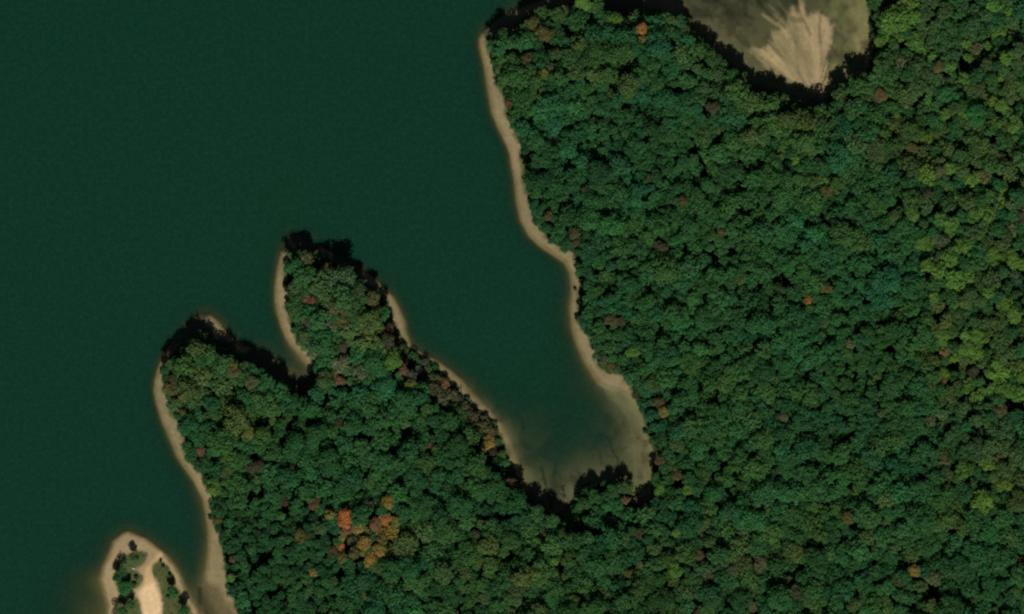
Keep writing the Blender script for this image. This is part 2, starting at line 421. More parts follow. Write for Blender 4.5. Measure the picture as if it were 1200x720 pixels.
def crown_shape(seed, lobes, per_lobe, leaf, sparse=0.0, tall=.6, core=True, wob=1.0):
    """quads (n*4,3): a crown of leaf sprays on many uneven lobes; about unit radius, top about +0.75"""
    r = np.random.default_rng(seed)
    a2, a3, a5 = r.uniform(0, 6.28, 3)
    k2, k3, k5 = r.uniform(.06, .20) * wob, r.uniform(.04, .16) * wob, r.uniform(.0, .09) * wob

    def edge(t): return 1 + k2 * np.sin(2 * t + a2) + k3 * np.sin(3 * t + a3) + k5 * np.sin(5 * t + a5)
    cs = []
    for i in range(lobes):
        for tr in range(30):
            t = r.uniform(0, 6.283); lr = r.uniform(.22, .44); rho = math.sqrt(r.uniform(0, 1)) * (1.02 - lr)
            e = edge(t) * rho
            c = np.array([math.cos(t) * e, math.sin(t) * e, tall * math.sqrt(max(0, 1 - rho * rho)) * r.uniform(.62, 1.0) - .05])
            if all(np.linalg.norm((c - q[0])[:2]) > .55 * (lr + q[1]) for q in cs) or tr == 29:
                cs.append((c, lr)); break
    for i in range(max(4, lobes // 3)):                      # lower skirt
        t = r.uniform(0, 6.283); e = edge(t) * r.uniform(.55, .75)
        cs.append((np.array([math.cos(t) * e, math.sin(t) * e, -.12]), r.uniform(.22, .34)))
    Vs = []
    for c, lr in cs:
        n = int(per_lobe * (lr / .3) ** 2 * (1 - sparse))
        d = r.normal(size=(n, 3)); d /= np.linalg.norm(d, axis=1)[:, None]
        d[:, 2] = np.where((d[:, 2] < 0) & (r.random(n) < .7), -d[:, 2], d[:, 2])
        p = c + d * np.array([1, 1, .85]) * (lr * (1 + r.normal(size=(n, 1)) * .16))
        nr = d * .85 + np.array([0, 0, .30]) + r.normal(size=(n, 3)) * .24
        nr /= np.linalg.norm(nr, axis=1)[:, None]
        u = np.cross(nr, r.normal(size=(n, 3))); u /= np.linalg.norm(u, axis=1)[:, None] + 1e-9
        v = np.cross(nr, u)
        h = leaf * r.uniform(.6, 1.4, size=(n, 1)); h2 = h * r.uniform(.5, .9, size=(n, 1))
        q = np.stack([p - u * h, p - v * h2 + nr * h * .15, p + u * h, p + v * h2 - nr * h * .15], 1)
        Vs.append(q.reshape(-1, 3))
    V = np.concatenate(Vs)
    if core:
        # inner mass so the crown is not see-through
        kv = ICO_V * np.array([.60, .60, .42 * tall / .6]); kv *= (1 + .16 * r.normal(size=(len(kv), 1)))
        tt = np.arctan2(kv[:, 1], kv[:, 0]); kv[:, :2] *= edge(tt)[:, None]; kv[:, 2] -= .06
        tri = kv[ICO_F]
        quad = np.concatenate([tri, tri[:, 2:3] * .999], 1)
        V = np.concatenate([V, quad.reshape(-1, 3)])
    return V


def crown_mesh(name, V, mat):
    F = np.arange(len(V)).reshape(-1, 4)
    return mesh_from(name, V, F, mat)


def tube(p0, p1, r0, r1, n=6):
    p0 = np.array(p0, float); p1 = np.array(p1, float)
    d = p1 - p0; d /= np.linalg.norm(d)
    a = np.array([1, 0, 0]) if abs(d[0]) < .8 else np.array([0, 1, 0])
    u = np.cross(d, a); u /= np.linalg.norm(u); v = np.cross(d, u)
    t = np.arange(n) * 2 * math.pi / n
    ring = np.cos(t)[:, None] * u + np.sin(t)[:, None] * v
    V = np.concatenate([p0 + ring * r0, p1 + ring * r1])
    i = np.arange(n); j = (i + 1) % n
    return V, np.stack([i, j, j + n, i + n], 1)


def join(parts):
    Vs, Fs, o = [], [], 0
    for V, F in parts:
        Vs.append(V); Fs.append(F + o); o += len(V)
    return np.concatenate(Vs), np.concatenate(Fs)


def trunk_shape(seed):
    """tapered trunk with limbs; height 1 to the middle of the crown, radii as a share of it"""
    r = np.random.default_rng(seed)
    P = [tube((0, 0, -.03), (.01, 0, .5), .034, .022), tube((.01, 0, .5), (.0, .015, 1.02), .022, .010)]
    for i in range(5):
        a = i * 1.257 + r.uniform(-.4, .4); z = r.uniform(.5, .9)
        P.append(tube((0.005, 0, z), (math.cos(a) * .22, math.sin(a) * .22, z + r.uniform(.12, .22)), .012, .004, 5))
    return join(P)


def bare_shape(seed, lean=.12):
    """leafless branching crown, unit radius, its base at z = 0"""
    r = np.random.default_rng(seed); P = []

    def grow(p, d, L, rad, lvl):
        q = p + d * L
        P.append(tube(p, q, rad, rad * .6, 5))
        if lvl == 0: return
        for i in range(3 if lvl > 1 else 4):
            e = d + r.normal(size=3) * .62; e[2] = e[2] * .8 + .12; e /= np.linalg.norm(e)
            grow(p + d * L * r.uniform(.55, 1.0), e, L * r.uniform(.55, .78), rad * .55, lvl - 1)
    for i in range(4):
        a = i * 1.6 + r.uniform(-.3, .3); d = np.array([math.cos(a) * .55, math.sin(a) * .55, .75]); d /= np.linalg.norm(d)
        grow(np.zeros(3), d, .5, .045, 3)
    return join(P)


FINE = [crown_shape(100 + i, 17, 80, .070, tall=.55 + .05 * (i % 4)) for i in range(12)]
COARSE = [crown_shape(200 + i, 12, 48, .098, tall=.55 + .06 * (i % 3)) for i in range(14)]
SPARSE = [crown_shape(300 + i, 13, 60, .075, sparse=.35, core=False) for i in range(4)]
ME_FINE = [crown_mesh('crown', v, M_LEAF) for v in FINE]
ME_COARSE = [crown_mesh('crown', v, M_LEAF) for v in COARSE]
ME_SPARSE = [crown_mesh('crown', v, M_LEAF) for v in SPARSE]
TR = [trunk_shape(400 + i) for i in range(4)]
ME_TRUNK = [mesh_from('trunk', *t, M_BARK) for t in TR]
ME_TRUNK_PALE = [mesh_from('trunk', *t, M_PALE) for t in TR[:2]]
BR = [bare_shape(500 + i) for i in range(4)]
ME_BARE = [mesh_from('branches', *b, M_BARK) for b in BR]

# ------------------------------------------------------------------ colours
K_LEAF = 1.62
PAL = {'orange': (168, 108, 64), 'salmon': (118, 86, 64), 'rust': (92, 70, 50), 'gold': (136, 114, 56), 'ochre': (90, 88, 50), 'tan': (88, 92, 62),
 'brown': (70, 68, 50), 'red': (92, 56, 48), 'dkred': (64, 54, 44), 'yellow': (104, 110, 52), 'lime': (76, 108, 46), 'bright': (44, 94, 50),
 'olive': (62, 84, 46), 'grey': (80, 84, 70), 'pink': (90, 78, 62), 'green': (43, 82, 43), 'teal': (38, 80, 48), 'dark': (35, 71, 39), 'dull': (58, 76, 48), 'moss': (52, 84, 43)}
K_AUT = 1.35
AUT = {'orange', 'salmon', 'rust', 'gold', 'ochre', 'tan', 'brown', 'red', 'dkred', 'yellow', 'grey', 'pink'}


def tint(key, jit=.09, x=None, y=None, mute=False):
    c = lin(PAL[key]) * (K_AUT if key in AUT else K_LEAF)
    b = math.exp(random.gauss(0, jit))
    if x is not None:
        b *= .78 + .44 * float(fbm(np.array([x / 75.0]), np.array([y / 60.0]), 301, 3)[0])
        if x < 480 and y < 480: b *= 1.14
        w_ = float(fbm(np.array([x / 55.0]), np.array([y / 55.0]), 311, 2)[0]) - .5
        c = c * np.array([1 + .7 * w_, 1, 1 - .5 * w_])
    h = random.gauss(0, jit * .5)
    if x is None and key in ('rust', 'dkred', 'red', 'pink', 'orange', 'salmon', 'gold') and mute: c = .68 * c + .32 * lin(PAL['olive']) * K_LEAF
    return np.clip(c * b * np.array([1 + h, 1, 1 - h * .6]), .004, .75)


# ------------------------------------------------------------------ the trees that stand out: x, y, crown radius (plan units), colour, what singles it out
SP = [
 (407, 606, 11, 'orange', 'fiery orange tree in the autumn patch'),
 (408, 619, 8, 'salmon', 'salmon tree right under the fiery orange one'),
 (455, 587, 8, 'gold', 'topmost golden orange tree of the autumn patch'),
 (453, 606, 7, 'orange', 'small orange tree amid the autumn patch'),
 (441, 612, 8, 'salmon', 'orange brown tree amid the autumn patch'),
 (435, 590, 5, 'tan', 'pale beige tree atop the autumn patch'),
 (465, 609, 7, 'yellow', 'yellow tree on the autumn patch\'s right side'),
 (391, 645, 8, 'rust', 'rusty red tree left in the autumn patch'),
 (401, 640, 5, 'orange', 'small orange tree beside the rusty red one'),
 (428, 634, 9, 'gold', 'dull golden tree in the middle autumn patch'),
 (435, 653, 9, 'gold', 'lowest golden tree of the autumn patch'),
 (446, 643, 8, 'gold', 'golden tree low right in autumn patch'),
 (415, 632, 7, 'tan', 'pale tan tree inside the autumn patch'),
 (441, 662, 8, 'olive', 'olive tree at the autumn patch\'s bottom'),
 (416, 646, 7, 'ochre', 'dull ochre tree low in autumn patch'),
 (369, 588, 8, 'rust', 'orange brown tree left of autumn patch'),
 (336, 587, 5, 'red', 'small dark red tree in lower forest'),
 (355, 627, 9, 'ochre', 'ochre tree in the small crowned plantation'),
 (376, 617, 9, 'olive', 'yellowish olive tree beside the plantation'),
 (572, 519, 9, 'gold', 'golden yellow tree by the inlet'),
 (578, 530, 5, 'dkred', 'dark red tree under the golden inlet tree'),
 (589, 532, 5, 'olive', 'olive shrubby tree on the inlet bank'),
 (600, 566, 8, 'rust', 'reddish brown tree at the inlet\'s edge'),
 (598, 553, 6, 'brown', 'dark brown tree at the inlet\'s edge'),
 (674, 285, 5, 'red', 'dark crimson tree above the sand corner'),
 (673, 274, 7, 'pink', 'pinkish brown tree above the crimson one'),
 (364, 353, 8, 'salmon', 'salmon red tree on the middle headland'),
 (382, 318, 8, 'tan', 'pale olive tree near middle headland\'s tip'),
 (437, 350, 9, 'ochre', 'yellowish tree on middle headland\'s right shore'),
 (386, 369, 4, 'red', 'tiny red tree on the middle headland'),
 (404, 376, 9, 'ochre', 'ochre brown tree on the middle headland'),
 (403, 407, 7, 'pink', 'pinkish brown tree on the middle headland'),
 (361, 377, 7, 'grey', 'blue grey tree on the middle headland'),
 (357, 397, 10, 'olive', 'broad olive tree beside the cove strip'),
 (481, 451, 8, 'yellow', 'lemon yellow tree above the inlet bank'),
 (461, 422, 11, 'lime', 'yellow green tree beside a red one'),
 (474, 424, 5, 'red', 'red tree on the headland neck'),
 (473, 433, 6, 'salmon', 'salmon tree under the headland neck\'s red'),
 (521, 450, 7, 'salmon', 'salmon red tree on the inlet bank'),
 (508, 444, 8, 'tan', 'beige tree beside the bank\'s salmon tree'),
 (492, 435, 7, 'grey', 'grey tree on the headland neck'),
 (499, 425, 5, 'grey', 'small grey tree at the neck\'s waterside'),
 (455, 401, 9, 'brown', 'dull brown tree on the neck\'s shore'),
 (496, 455, 8, 'bright', 'fresh green tree beside the lemon yellow'),
 (293, 508, 9, 'yellow', 'bright yellow tree on the western headland'),
 (217, 483, 5, 'ochre', 'small ochre tree by the western beach'),
 (203, 455, 9, 'ochre', 'broad ochre brown tree by western beach'),
 (207, 444, 7, 'brown', 'greyish brown tree on the western headland'),
 (215, 466, 5, 'gold', 'small yellow tree near the western beach'),
 (237, 528, 6, 'salmon', 'salmon brown tree by the western beach'),
 (275, 433, 9, 'ochre', 'yellow olive tree on western headland\'s tip'),
 (272, 412, 6, 'olive', 'pale olive tree at western headland\'s edge'),
 (296, 447, 9, 'tan', 'pale tan tree on the western headland'),
 (288, 466, 10, 'bright', 'wide fresh green tree on western headland'),
 (250, 473, 10, 'teal', 'bluish green tree on the western headland'),
 (400, 446, 6, 'salmon', 'salmon brown tree below the cove'),
 (382, 444, 11, 'olive', 'wide olive tree below the cove'),
 (399, 495, 6, 'dkred', 'dark maroon tree in the western woods'),
 (367, 481, 12, 'bright', 'vivid green tree under the cove'),
 (503, 521, 4, 'rust', 'small rust tree in the western woods'),
 (498, 513, 7, 'bright', 'fresh green tree above the rust one'),
 (546, 551, 6, 'brown', 'brown tree in woods near the inlet'),
 (299, 545, 11, 'brown', 'wide olive brown tree near western beach'),
 (270, 553, 10, 'olive', 'rounded yellow green tree near western beach'),
 (252, 570, 10, 'lime', 'fresh green tree touching the western beach'),
 (275, 653, 5, 'pink', 'pink tree beside the lower beach'),
 (272, 675, 6, 'lime', 'lime tree beside the lower beach'),
 (283, 713, 5, 'red', 'red tree at the lower beach\'s end'),
 (256, 610, 6, 'ochre', 'ochre shrubby tree by the lower beach'),
 (1029, 113, 8, 'salmon', 'salmon red tree below the mud fan'),
 (1097, 80, 8, 'ochre', 'thin yellowish tree right of mud fan'),
 (751, 36, 7, 'orange', 'orange tree on the north point'),
 (752, 48, 5, 'gold', 'gold tree under the north point\'s orange'),
 (737, 84, 5, 'pink', 'pinkish tree on the north point'),
 (618, 70, 7, 'rust', 'rust tree on the north point'),
 (646, 81, 6, 'pink', 'pinkish brown tree above north point beach'),
 (637, 89, 7, 'yellow', 'dull yellow tree above north point beach'),
 (623, 29, 9, 'ochre', 'yellowish tree at north point\'s edge'),
 (637, 42, 10, 'ochre', 'wide ochre tree on the north point'),
 (683, 3, 11, 'lime', 'yellow green tree atop the north point'),
 (721, 25, 10, 'lime', 'yellowish green tree near the top shore'),
 (783, 25, 9, 'olive', 'olive tree facing the mud flat'),
 (834, 70, 10, 'moss', 'yellowish moss green tree facing mud flat'),
 (589, 43, 8, 'green', 'lone round green tree behind the sandy tip'),
 (597, 122, 6, 'rust', 'rust tree on the north point\'s beach'),
 (834, 127, 8, 'brown', 'dark brown tree below the mud flat'),
 (799, 236, 6, 'rust', 'orange red tree deep in eastern forest'),
 (760, 209, 5, 'dkred', 'dark red tree deep in eastern forest'),
 (685, 224, 6, 'dkred', 'dark reddish tree above the long beach'),
 (642, 254, 6, 'rust', 'tan orange tree beside the long beach'),
 (716, 375, 8, 'rust', 'orange brown tree right of the inlet'),
 (728, 377, 6, 'brown', 'brown tree beside an orange brown one'),
 (740, 412, 8, 'lime', 'lime green tree right of the inlet'),
 (1167, 480, 8, 'pink', 'dusky pink tree in a dark gap'),
 (944, 352, 5, 'orange', 'small orange tree amid the eastern forest'),
 (966, 338, 7, 'ochre', 'yellow olive tree amid the eastern forest'),
 (966, 376, 8, 'olive', 'yellowish tree above a dark gap'),
 (993, 403, 6, 'tan', 'pale tan tree amid the eastern forest'),
 (922, 316, 9, 'bright', 'fresh green tree above a dark hole'),
 (912, 339, 7, 'dull', 'grey olive tree under a dark hole'),
 (920, 431, 11, 'bright', 'fresh green tree in the mid forest'),
 (866, 326, 8, 'olive', 'olive tree in the mid forest'),
 (844, 273, 5, 'rust', 'small rust tree beside a dark gap'),
 (773, 290, 8, 'brown', 'grey brown tree in the mid forest'),
 (792, 285, 10, 'bright', 'fresh green tree by a grey brown one'),
 (827, 190, 5, 'lime', 'tiny lime tree in the upper forest'),
 (930, 188, 6, 'lime', 'small yellow green tree in upper forest'),
 (948, 215, 9, 'olive', 'pale olive tree in the upper forest'),
 (966, 225, 8, 'ochre', 'brownish olive tree in the upper forest'),
 (1046, 253, 8, 'olive', 'pale yellowish tree in a lime group'),
 (1066, 252, 9, 'lime', 'lime tree atop the lime group'),
 (1108, 274, 7, 'lime', 'small rounded lime tree, eastern lime group'),
 (1124, 288, 10, 'lime', 'wide lime tree in eastern lime group'),
 (1080, 285, 11, 'lime', 'wide lime tree on the group\'s left'),
 (1110, 301, 12, 'lime', 'widest lime tree, bottom of its group'),
 (1160, 297, 8, 'lime', 'lime tree close to the right edge'),
 (1181, 299, 7, 'lime', 'lime tree nearest the right edge'),
 (1164, 218, 9, 'bright', 'vivid green tree near the right edge'),
 (1084, 228, 6, 'brown', 'brown tree above the lime group'),
 (1169, 185, 6, 'dkred', 'maroon tree near the upper right edge'),
 (1098, 202, 8, 'tan', 'tan tree above the lime group'),
 (1066, 176, 8, 'ochre', 'olive brown tree in upper right forest'),
 (1195, 256, 8, 'brown', 'purplish brown tree at the right edge'),
 (1045, 24, 18, 'lime', 'huge lime green tree beside mud flat'),
 (1029, 50, 8, 'lime', 'round lime tree on mud flat\'s bank'),
 (1076, 32, 6, 'olive', 'small pale round tree, upper right forest'),
 (1154, 57, 7, 'lime', 'round pale lime tree, upper right corner'),
 (1132, 69, 6, 'lime', 'small lime tree, upper right corner'),
 (1185, 146, 10, 'lime', 'bright lime tree at the right edge'),
 (1110, 113, 13, 'bright', 'wide vivid green tree, upper right forest'),
 (1140, 136, 13, 'bright', 'broad vivid tree, upper right forest'),
 (1170, 125, 8, 'lime', 'lime tree beside the broad vivid one'),
 (1180, 92, 9, 'olive', 'rounded olive tree, upper right forest'),
 (1129, 408, 10, 'lime', 'lime tree, lower of a close pair'),
 (1139, 392, 8, 'lime', 'lime tree, upper of a close pair'),
 (1101, 395, 10, 'lime', 'wide lime tree left of a pair'),
 (1172, 456, 11, 'lime', 'wide lime tree above the dusky pink'),
 (1120, 371, 9, 'olive', 'olive lime tree above the close pair'),
 (1155, 437, 6, 'lime', 'small lime tree, lower right forest'),
 (1137, 435, 7, 'brown', 'brownish tree left of small lime'),
 (1196, 440, 9, 'lime', 'olive lime tree, lower right edge'),
 (771, 471, 7, 'rust', 'orange brown tree by the mud shelf'),
 (777, 482, 7, 'gold', 'golden tree by the mud shelf'),
 (717, 429, 7, 'rust', 'reddish brown tree above the mud shelf'),
 (707, 421, 6, 'grey', 'grey tree on the inlet\'s sandy corner'),
 (763, 450, 9, 'olive', 'olive tree above the mud shelf'),
 (744, 463, 5, 'dkred', 'maroon shrubby tree on the mud shelf'),
 (792, 556, 7, 'rust', 'rusty tree right of the mud inlet'),
 (772, 539, 6, 'rust', 'reddish tree at mud inlet\'s edge'),
 (732, 585, 6, 'salmon', 'salmon tree on the inlet\'s wooded islet'),
 (775, 575, 9, 'lime', 'bright lime tree beside the mud inlet'),
 (805, 573, 7, 'lime', 'yellow lime tree near the mud inlet'),
 (793, 519, 10, 'olive', 'wide olive tree near the mud inlet'),
 (818, 526, 13, 'bright', 'wide fresh green tree near mud inlet'),
 (834, 579, 13, 'bright', 'wide vivid tree by the mud inlet'),
 (715, 576, 9, 'moss', 'moss green tree on the wooded islet'),
 (730, 571, 8, 'olive', 'olive tree on the wooded islet'),
 (697, 582, 9, 'green', 'green tree on the wooded islet'),
 (684, 590, 9, 'moss', 'leftmost green tree of the wooded islet'),
 (712, 590, 8, 'bright', 'fresh green tree on the wooded islet'),
 (916, 488, 6, 'tan', 'tan tree in the lower forest'),
 (1000, 578, 6, 'ochre', 'yellow ochre tree in the lower forest'),
 (976, 461, 6, 'dull', 'pale grey green tree, mid forest'),
 (1030, 483, 6, 'dull', 'small pale green tree, mid forest'),
 (1017, 536, 13, 'teal', 'wide bluish tree in the lower forest'),
 (1067, 666, 8, 'gold', 'ochre gold tree, lower right forest'),
 (1090, 676, 9, 'tan', 'pale tan tree, lower right forest'),
 (1050, 682, 6, 'pink', 'pinkish brown tree, lower right forest'),
 (1000, 706, 10, 'olive', 'wide olive tree near the bottom edge'),
 (1066, 590, 7, 'lime', 'yellow green tree, lower right forest'),
 (991, 604, 8, 'ochre', 'brownish ochre tree, lower right forest'),
 (1192, 656, 7, 'salmon', 'salmon brown tree, lower right edge'),
 (1084, 636, 15, 'green', 'widest rounded tree, lower right forest'),
 (1157, 620, 13, 'bright', 'wide fresh green tree, lower right'),
 (1037, 600, 8, 'bright', 'vivid green tree, lower right forest'),
 (817, 649, 7, 'rust', 'red brown tree in the bottom forest'),
 (830, 676, 7, 'rust', 'reddish tree in the bottom forest'),
 (858, 667, 7, 'pink', 'pinkish tan tree in bottom forest'),
 (889, 660, 10, 'tan', 'wide tan olive tree in bottom forest'),
 (929, 691, 8, 'brown', 'wide brown tree in bottom forest'),
 (921, 677, 5, 'tan', 'small tan tree above a brown one'),
 (793, 622, 7, 'lime', 'lime tree in the bottom forest'),
 (790, 666, 9, 'lime', 'olive lime tree in bottom forest'),
 (830, 634, 8, 'olive', 'yellow olive tree in bottom forest'),
 (817, 716, 6, 'red', 'red tree cut by the bottom edge'),
 (880, 608, 15, 'bright', 'widest vivid tree in the bottom forest'),
 (750, 661, 6, 'yellow', 'dull yellow tree in bottom forest'),
 (738, 672, 7, 'ochre', 'yellow ochre tree in bottom forest'),
 (748, 624, 7, 'brown', 'brown tree below the wooded islet'),
 (880, 708, 7, 'tan', 'tan tree at the bottom edge'),
 (563, 613, 6, 'olive', 'small olive tree below the inlet'),
 (558, 624, 5, 'brown', 'dark brown tree below the inlet'),
 (598, 632, 12, 'moss', 'wide moss green tree below the inlet'),
 (658, 624, 6, 'dull', 'pale green tree below the inlet'),
 (638, 623, 5, 'salmon', 'tiny salmon tree below the inlet'),
 (649, 656, 6, 'lime', 'tiny lime tree below the inlet'),
 (606, 700, 8, 'olive', 'olive tree near the bottom edge'),
 (648, 704, 8, 'bright', 'vivid green tree near the bottom edge'),
]
GAPS = [(867, 219, 8), (808, 177, 7), (818, 177, 7), (961, 256, 8), (909, 327, 7), (921, 331, 6), (838, 270, 6), (838, 301, 6), (962, 386, 6), (600, 651, 9), (584, 602, 9), (594, 604, 8), (1095, 245, 9),
 (1108, 252, 8), (1090, 692, 6), (836, 555, 6), (845, 543, 6), (905, 552, 7), (1120, 75, 6), (1132, 76, 6), (1112, 122, 0), (1155, 468, 7), (1180, 470, 7), (299, 580, 8), (310, 578, 7), (315, 657, 6), (303, 660, 6),
 (423, 510, 0), (330, 485, 6), (318, 500, 6), (278, 455, 6), (1067, 36, 0), (1055, 50, 5), (690, 350, 0), (684, 345, 4), (604, 60, 6), (597, 60, 5), (640, 52, 0), (642, 55, 5), (467, 512, 0), (471, 508, 6), (780, 60, 0)]
GAPS = [(g[0], g[1], g[2] * .72) for g in GAPS if g[2] > 0]

# ------------------------------------------------------------------ placing the rest of the canopy
ZONES = {
 'autumn': [('ochre', .20), ('gold', .14), ('yellow', .10), ('olive', .26), ('salmon', .08), ('moss', .22)],
 'fringe': [('grey', .16), ('brown', .14), ('pink', .14), ('olive', .20), ('tan', .14), ('moss', .12), ('green', .10)],
 'base': [('green', .52), ('teal', .18), ('dark', .12), ('moss', .13), ('bright', .05)],
 'east': [('moss', .26), ('olive', .28), ('lime', .16), ('green', .14), ('tan', .06), ('dull', .04), ('dark', .06)],
 'north': [('green', .28), ('moss', .28), ('olive', .16), ('teal', .14), ('dark', .10), ('green', .04)],
 'mid': [('olive', .27), ('moss', .20), ('green', .22), ('dull', .10), ('tan', .07), ('ochre', .06), ('teal', .08)],
 'west': [('green', .32), ('moss', .22), ('olive', .17), ('teal', .12), ('dark', .12), ('dull', .05)],
 'plant': [('dark', .52), ('green', .30), ('teal', .12), ('moss', .06)],
 'south': [('green', .30), ('moss', .20), ('dark', .18), ('olive', .14), ('dull', .05), ('teal', .11)]}


def zone(x, y):
    X0, Y0 = x, y
    x = x + random.gauss(0, 16); y = y + random.gauss(0, 12)
    if random.random() < .85 * math.exp(-(((X0 - 430) / 42) ** 2 + ((Y0 - 636) / 40) ** 2) * 1.1): return 'autumn'
    if 452 < X0 < 580 and abs((Y0 - 395) - (X0 - 455) * .8) < 26: return 'fringe'
    if 325 < x < 500 and 270 < y < 440 and y < 440 - .0 * x: return 'mid'
    if x < 345 and y < 520: return 'west'
    if 240 < x < 400 and y > 590: return 'plant'
    if x > 1080 and y < 580: return 'east' if random.random() < .9 else 'base'
    if x > 845 and y < 190: return 'north' if x < 1050 else 'east'
    if x < 850 and y < 120 and x > 560: return 'north'
    if 500 < x < 970 and y > 600: return 'south'
    if x > 970 and y > 590: return 'south' if random.random() < .5 else 'base'
    return 'base'


def pick(z, u):
    t = 0
    for k, w in ZONES[z]:
        t += w
        if u < t: return k
    return ZONES[z][0][0]


CELL = 16.0; hashg = {}
trees = []          # x, y, r, key, H, special index or -1


def near_ok(x, y, r, f):
    cx, cy = int(x // CELL), int(y // CELL)
    for i in range(cx - 2, cx + 3):
        for j in range(cy - 2, cy + 3):
            for (a, b, c) in hashg.get((i, j), ()):
                if (a - x) ** 2 + (b - y) ** 2 < (f * (r + c)) ** 2: return False
    return True


def add_tree(x, y, r, key, H, sp=-1):
    trees.append((x, y, r, key, H, sp))
    hashg.setdefault((int(x // CELL), int(y // CELL)), []).append((x, y, r))


def tree_h(r, x=None, y=None):
    h = 12.2 + .50 * r + random.gauss(0, .8)
    if x is not None:
        fd = float(samp(R_FOR, x, y))
        if fd < 18 and float(samp(R_FOR, x, y + 4)) - fd > 1.6: h *= .80 + .011 * fd      # northern edge trees lowered to shorten their shadows
    if x is not None:        # canopy height varied in diagonal bands, shaped to give lit and shaded masses
        u = (x - .6 * y) / 52.0; v = (x * .6 + y) / 21.0
        k = min(1.0, max(0.0, (float(samp(R_FOR, x, y)) - 14) / 16))
        h += 13.0 * k * (float(fbm(np.array([u]), np.array([v]), 401, 3)[0]) - .5)
    return h



for i, (x, y, r, key, lab) in enumerate(SP):
    add_tree(x, y, r, key, tree_h(r, x, y) + (.8 if r > 6 else 1.6), i)
for (x, y, r) in GAPS: hashg.setdefault((int(x // CELL), int(y // CELL)), []).append((x, y, r))

for rr, ncand, f in ((16, 400, .70), (13.5, 1500, .68), (11.6, 3200, .67), (10.2, 6000, .66), (8.6, 10000, .66), (7.2, 15000, .65), (6.0, 18000, .64), (4.8, 16000, .64)):
    xs = rng.uniform(-40, 1240, ncand); ys = rng.uniform(-40, 760, ncand)
    fs = samp(R_FOR, xs, ys)
    dens = fbm(xs / 70, ys / 70, 91, 2)
    for x, y, fd, dn in zip(xs, ys, fs, dens):
        r = rr * random.uniform(.90, 1.10)
        if fd < r * .72: continue
        plant = 250 < x < 410 and y > 585 and fd > 12
        if plant and r > 7.4: continue
        if x > 1075 and y < 560 and r > 12: continue
        if r > 9 and dn < .36: continue
        if not near_ok(x, y, r, f): continue
        z = zone(x, y)
        u = .5 * random.random() + .5 * float(np.clip((vnoise(x / 34, y / 34, 5) - .12) / .76, 0, .999))
        key = pick(z, min(.999, max(0, u))) if random.random() < .55 else pick(z, random.random())
        add_tree(x, y, r, key, tree_h(r, x, y))

LOWS = [((248, 392), (276, 412), 15, .35), ((376, 303), (390, 312), 10, .4), ((482, 402), (600, 540), 27, .30), ((436, 325), (476, 395), 12, .55), ((672, 570), (742, 590), 16, .68), ((612, 560), (672, 606), 18, .42), ((744, 590), (766, 574), 12, .6), ((672, 608), (745, 604), 14, .62)]


def low_f(x, y):
    """lower trees along these banks, set so that their shadows stay short"""
    f = 1.0
    for (x0, y0), (x1, y1), w, k in LOWS:
        dx, dy = x1 - x0, y1 - y0
        t = min(1, max(0, ((x - x0) * dx + (y - y0) * dy) / (dx * dx + dy * dy)))
        d = math.hypot(x - x0 - t * dx, y - y0 - t * dy)
        if d < w: f = min(f, k + (1 - k) * max(0, (d - w * .6) / (w * .4)))
    return f


trees = [(t[0], t[1], t[2], t[3], 12.0 if (t[5] >= 0 and 670 < t[0] < 742 and 562 < t[1] < 594) else max(t[4] * low_f(t[0], t[1]), t[2] * S * 1.4), t[5]) for t in trees]
# understorey and saplings closing the edge of the wood
xs = rng.uniform(-30, 1230, 60000); ys = rng.uniform(-30, 750, 60000); fs = samp(R_FOR, xs, ys)
low = {}
for x, y, fd in zip(xs, ys, fs):
    if fd < .5 or fd > 11: continue
    r = random.uniform(3.2, 5.4); c = (int(x // 6), int(y // 6))
    if any(c2 in low for c2 in ((c[0], c[1]), (c[0] + 1, c[1]), (c[0] - 1, c[1]), (c[0], c[1] + 1), (c[0], c[1] - 1))): continue
    low[c] = 1
    if any((x - a) ** 2 + (y - b) ** 2 < (c3 * .8) ** 2 for (a, b, c3) in [(s_[0], s_[1], s_[2]) for s_ in SP]): continue
    trees.append((x, y, r, random.choice(['moss', 'olive', 'green', 'green', 'dark']), random.uniform(3.5, 8.0) * low_f(x, y), -2))
TX = np.array([t[0] for t in trees]); TY = np.array([t[1] for t in trees]); TZ = height(TX, TY)
inframe = [(t[2], i) for i, t in enumerate(trees) if t[5] == -1 and 2 < t[0] < 1198 and 2 < t[1] < 718]
inframe.sort(reverse=True)
N_IND = 300 - 0
n_green_sp = 0
individual = set(i for _, i in inframe[:96])
print('trees', len(trees), 'specials', len(SP), 'individual greens', len(individual))

# ------------------------------------------------------------------ individual trees
BASE = {}


def make_tree(name, x, y, z, r, H, col, label, cat, group, crown_me, trunk_me, rot):
    root = bpy.data.objects.new(name, None); COL.objects.link(root)
    wx, wy = W(x, y)
    root.location = (float(wx), float(wy), float(z)); root.rotation_euler = (0, 0, rot); root.empty_display_size = 1
    root['label'] = label; root['category'] = cat
    if group: root['group'] = group
    s = r * S; zc = H - .72 * s
    for nm, me, sc, loc in (('crown', crown_me, (s, s, s), (0, 0, zc)), ('trunk', trunk_me, (zc * 1.1, zc * 1.1, zc * 1.02), (0, 0, 0))):
        src = BASE.get(me.name)
        if src is None:
            o = bpy.data.objects.new(nm, me); BASE[me.name] = o
        else:
            o = src.copy()
        COL.objects.link(o); o.parent = root; o.location = loc; o.scale = sc
        if nm == 'crown': o.color = (*col, 1)
    return root


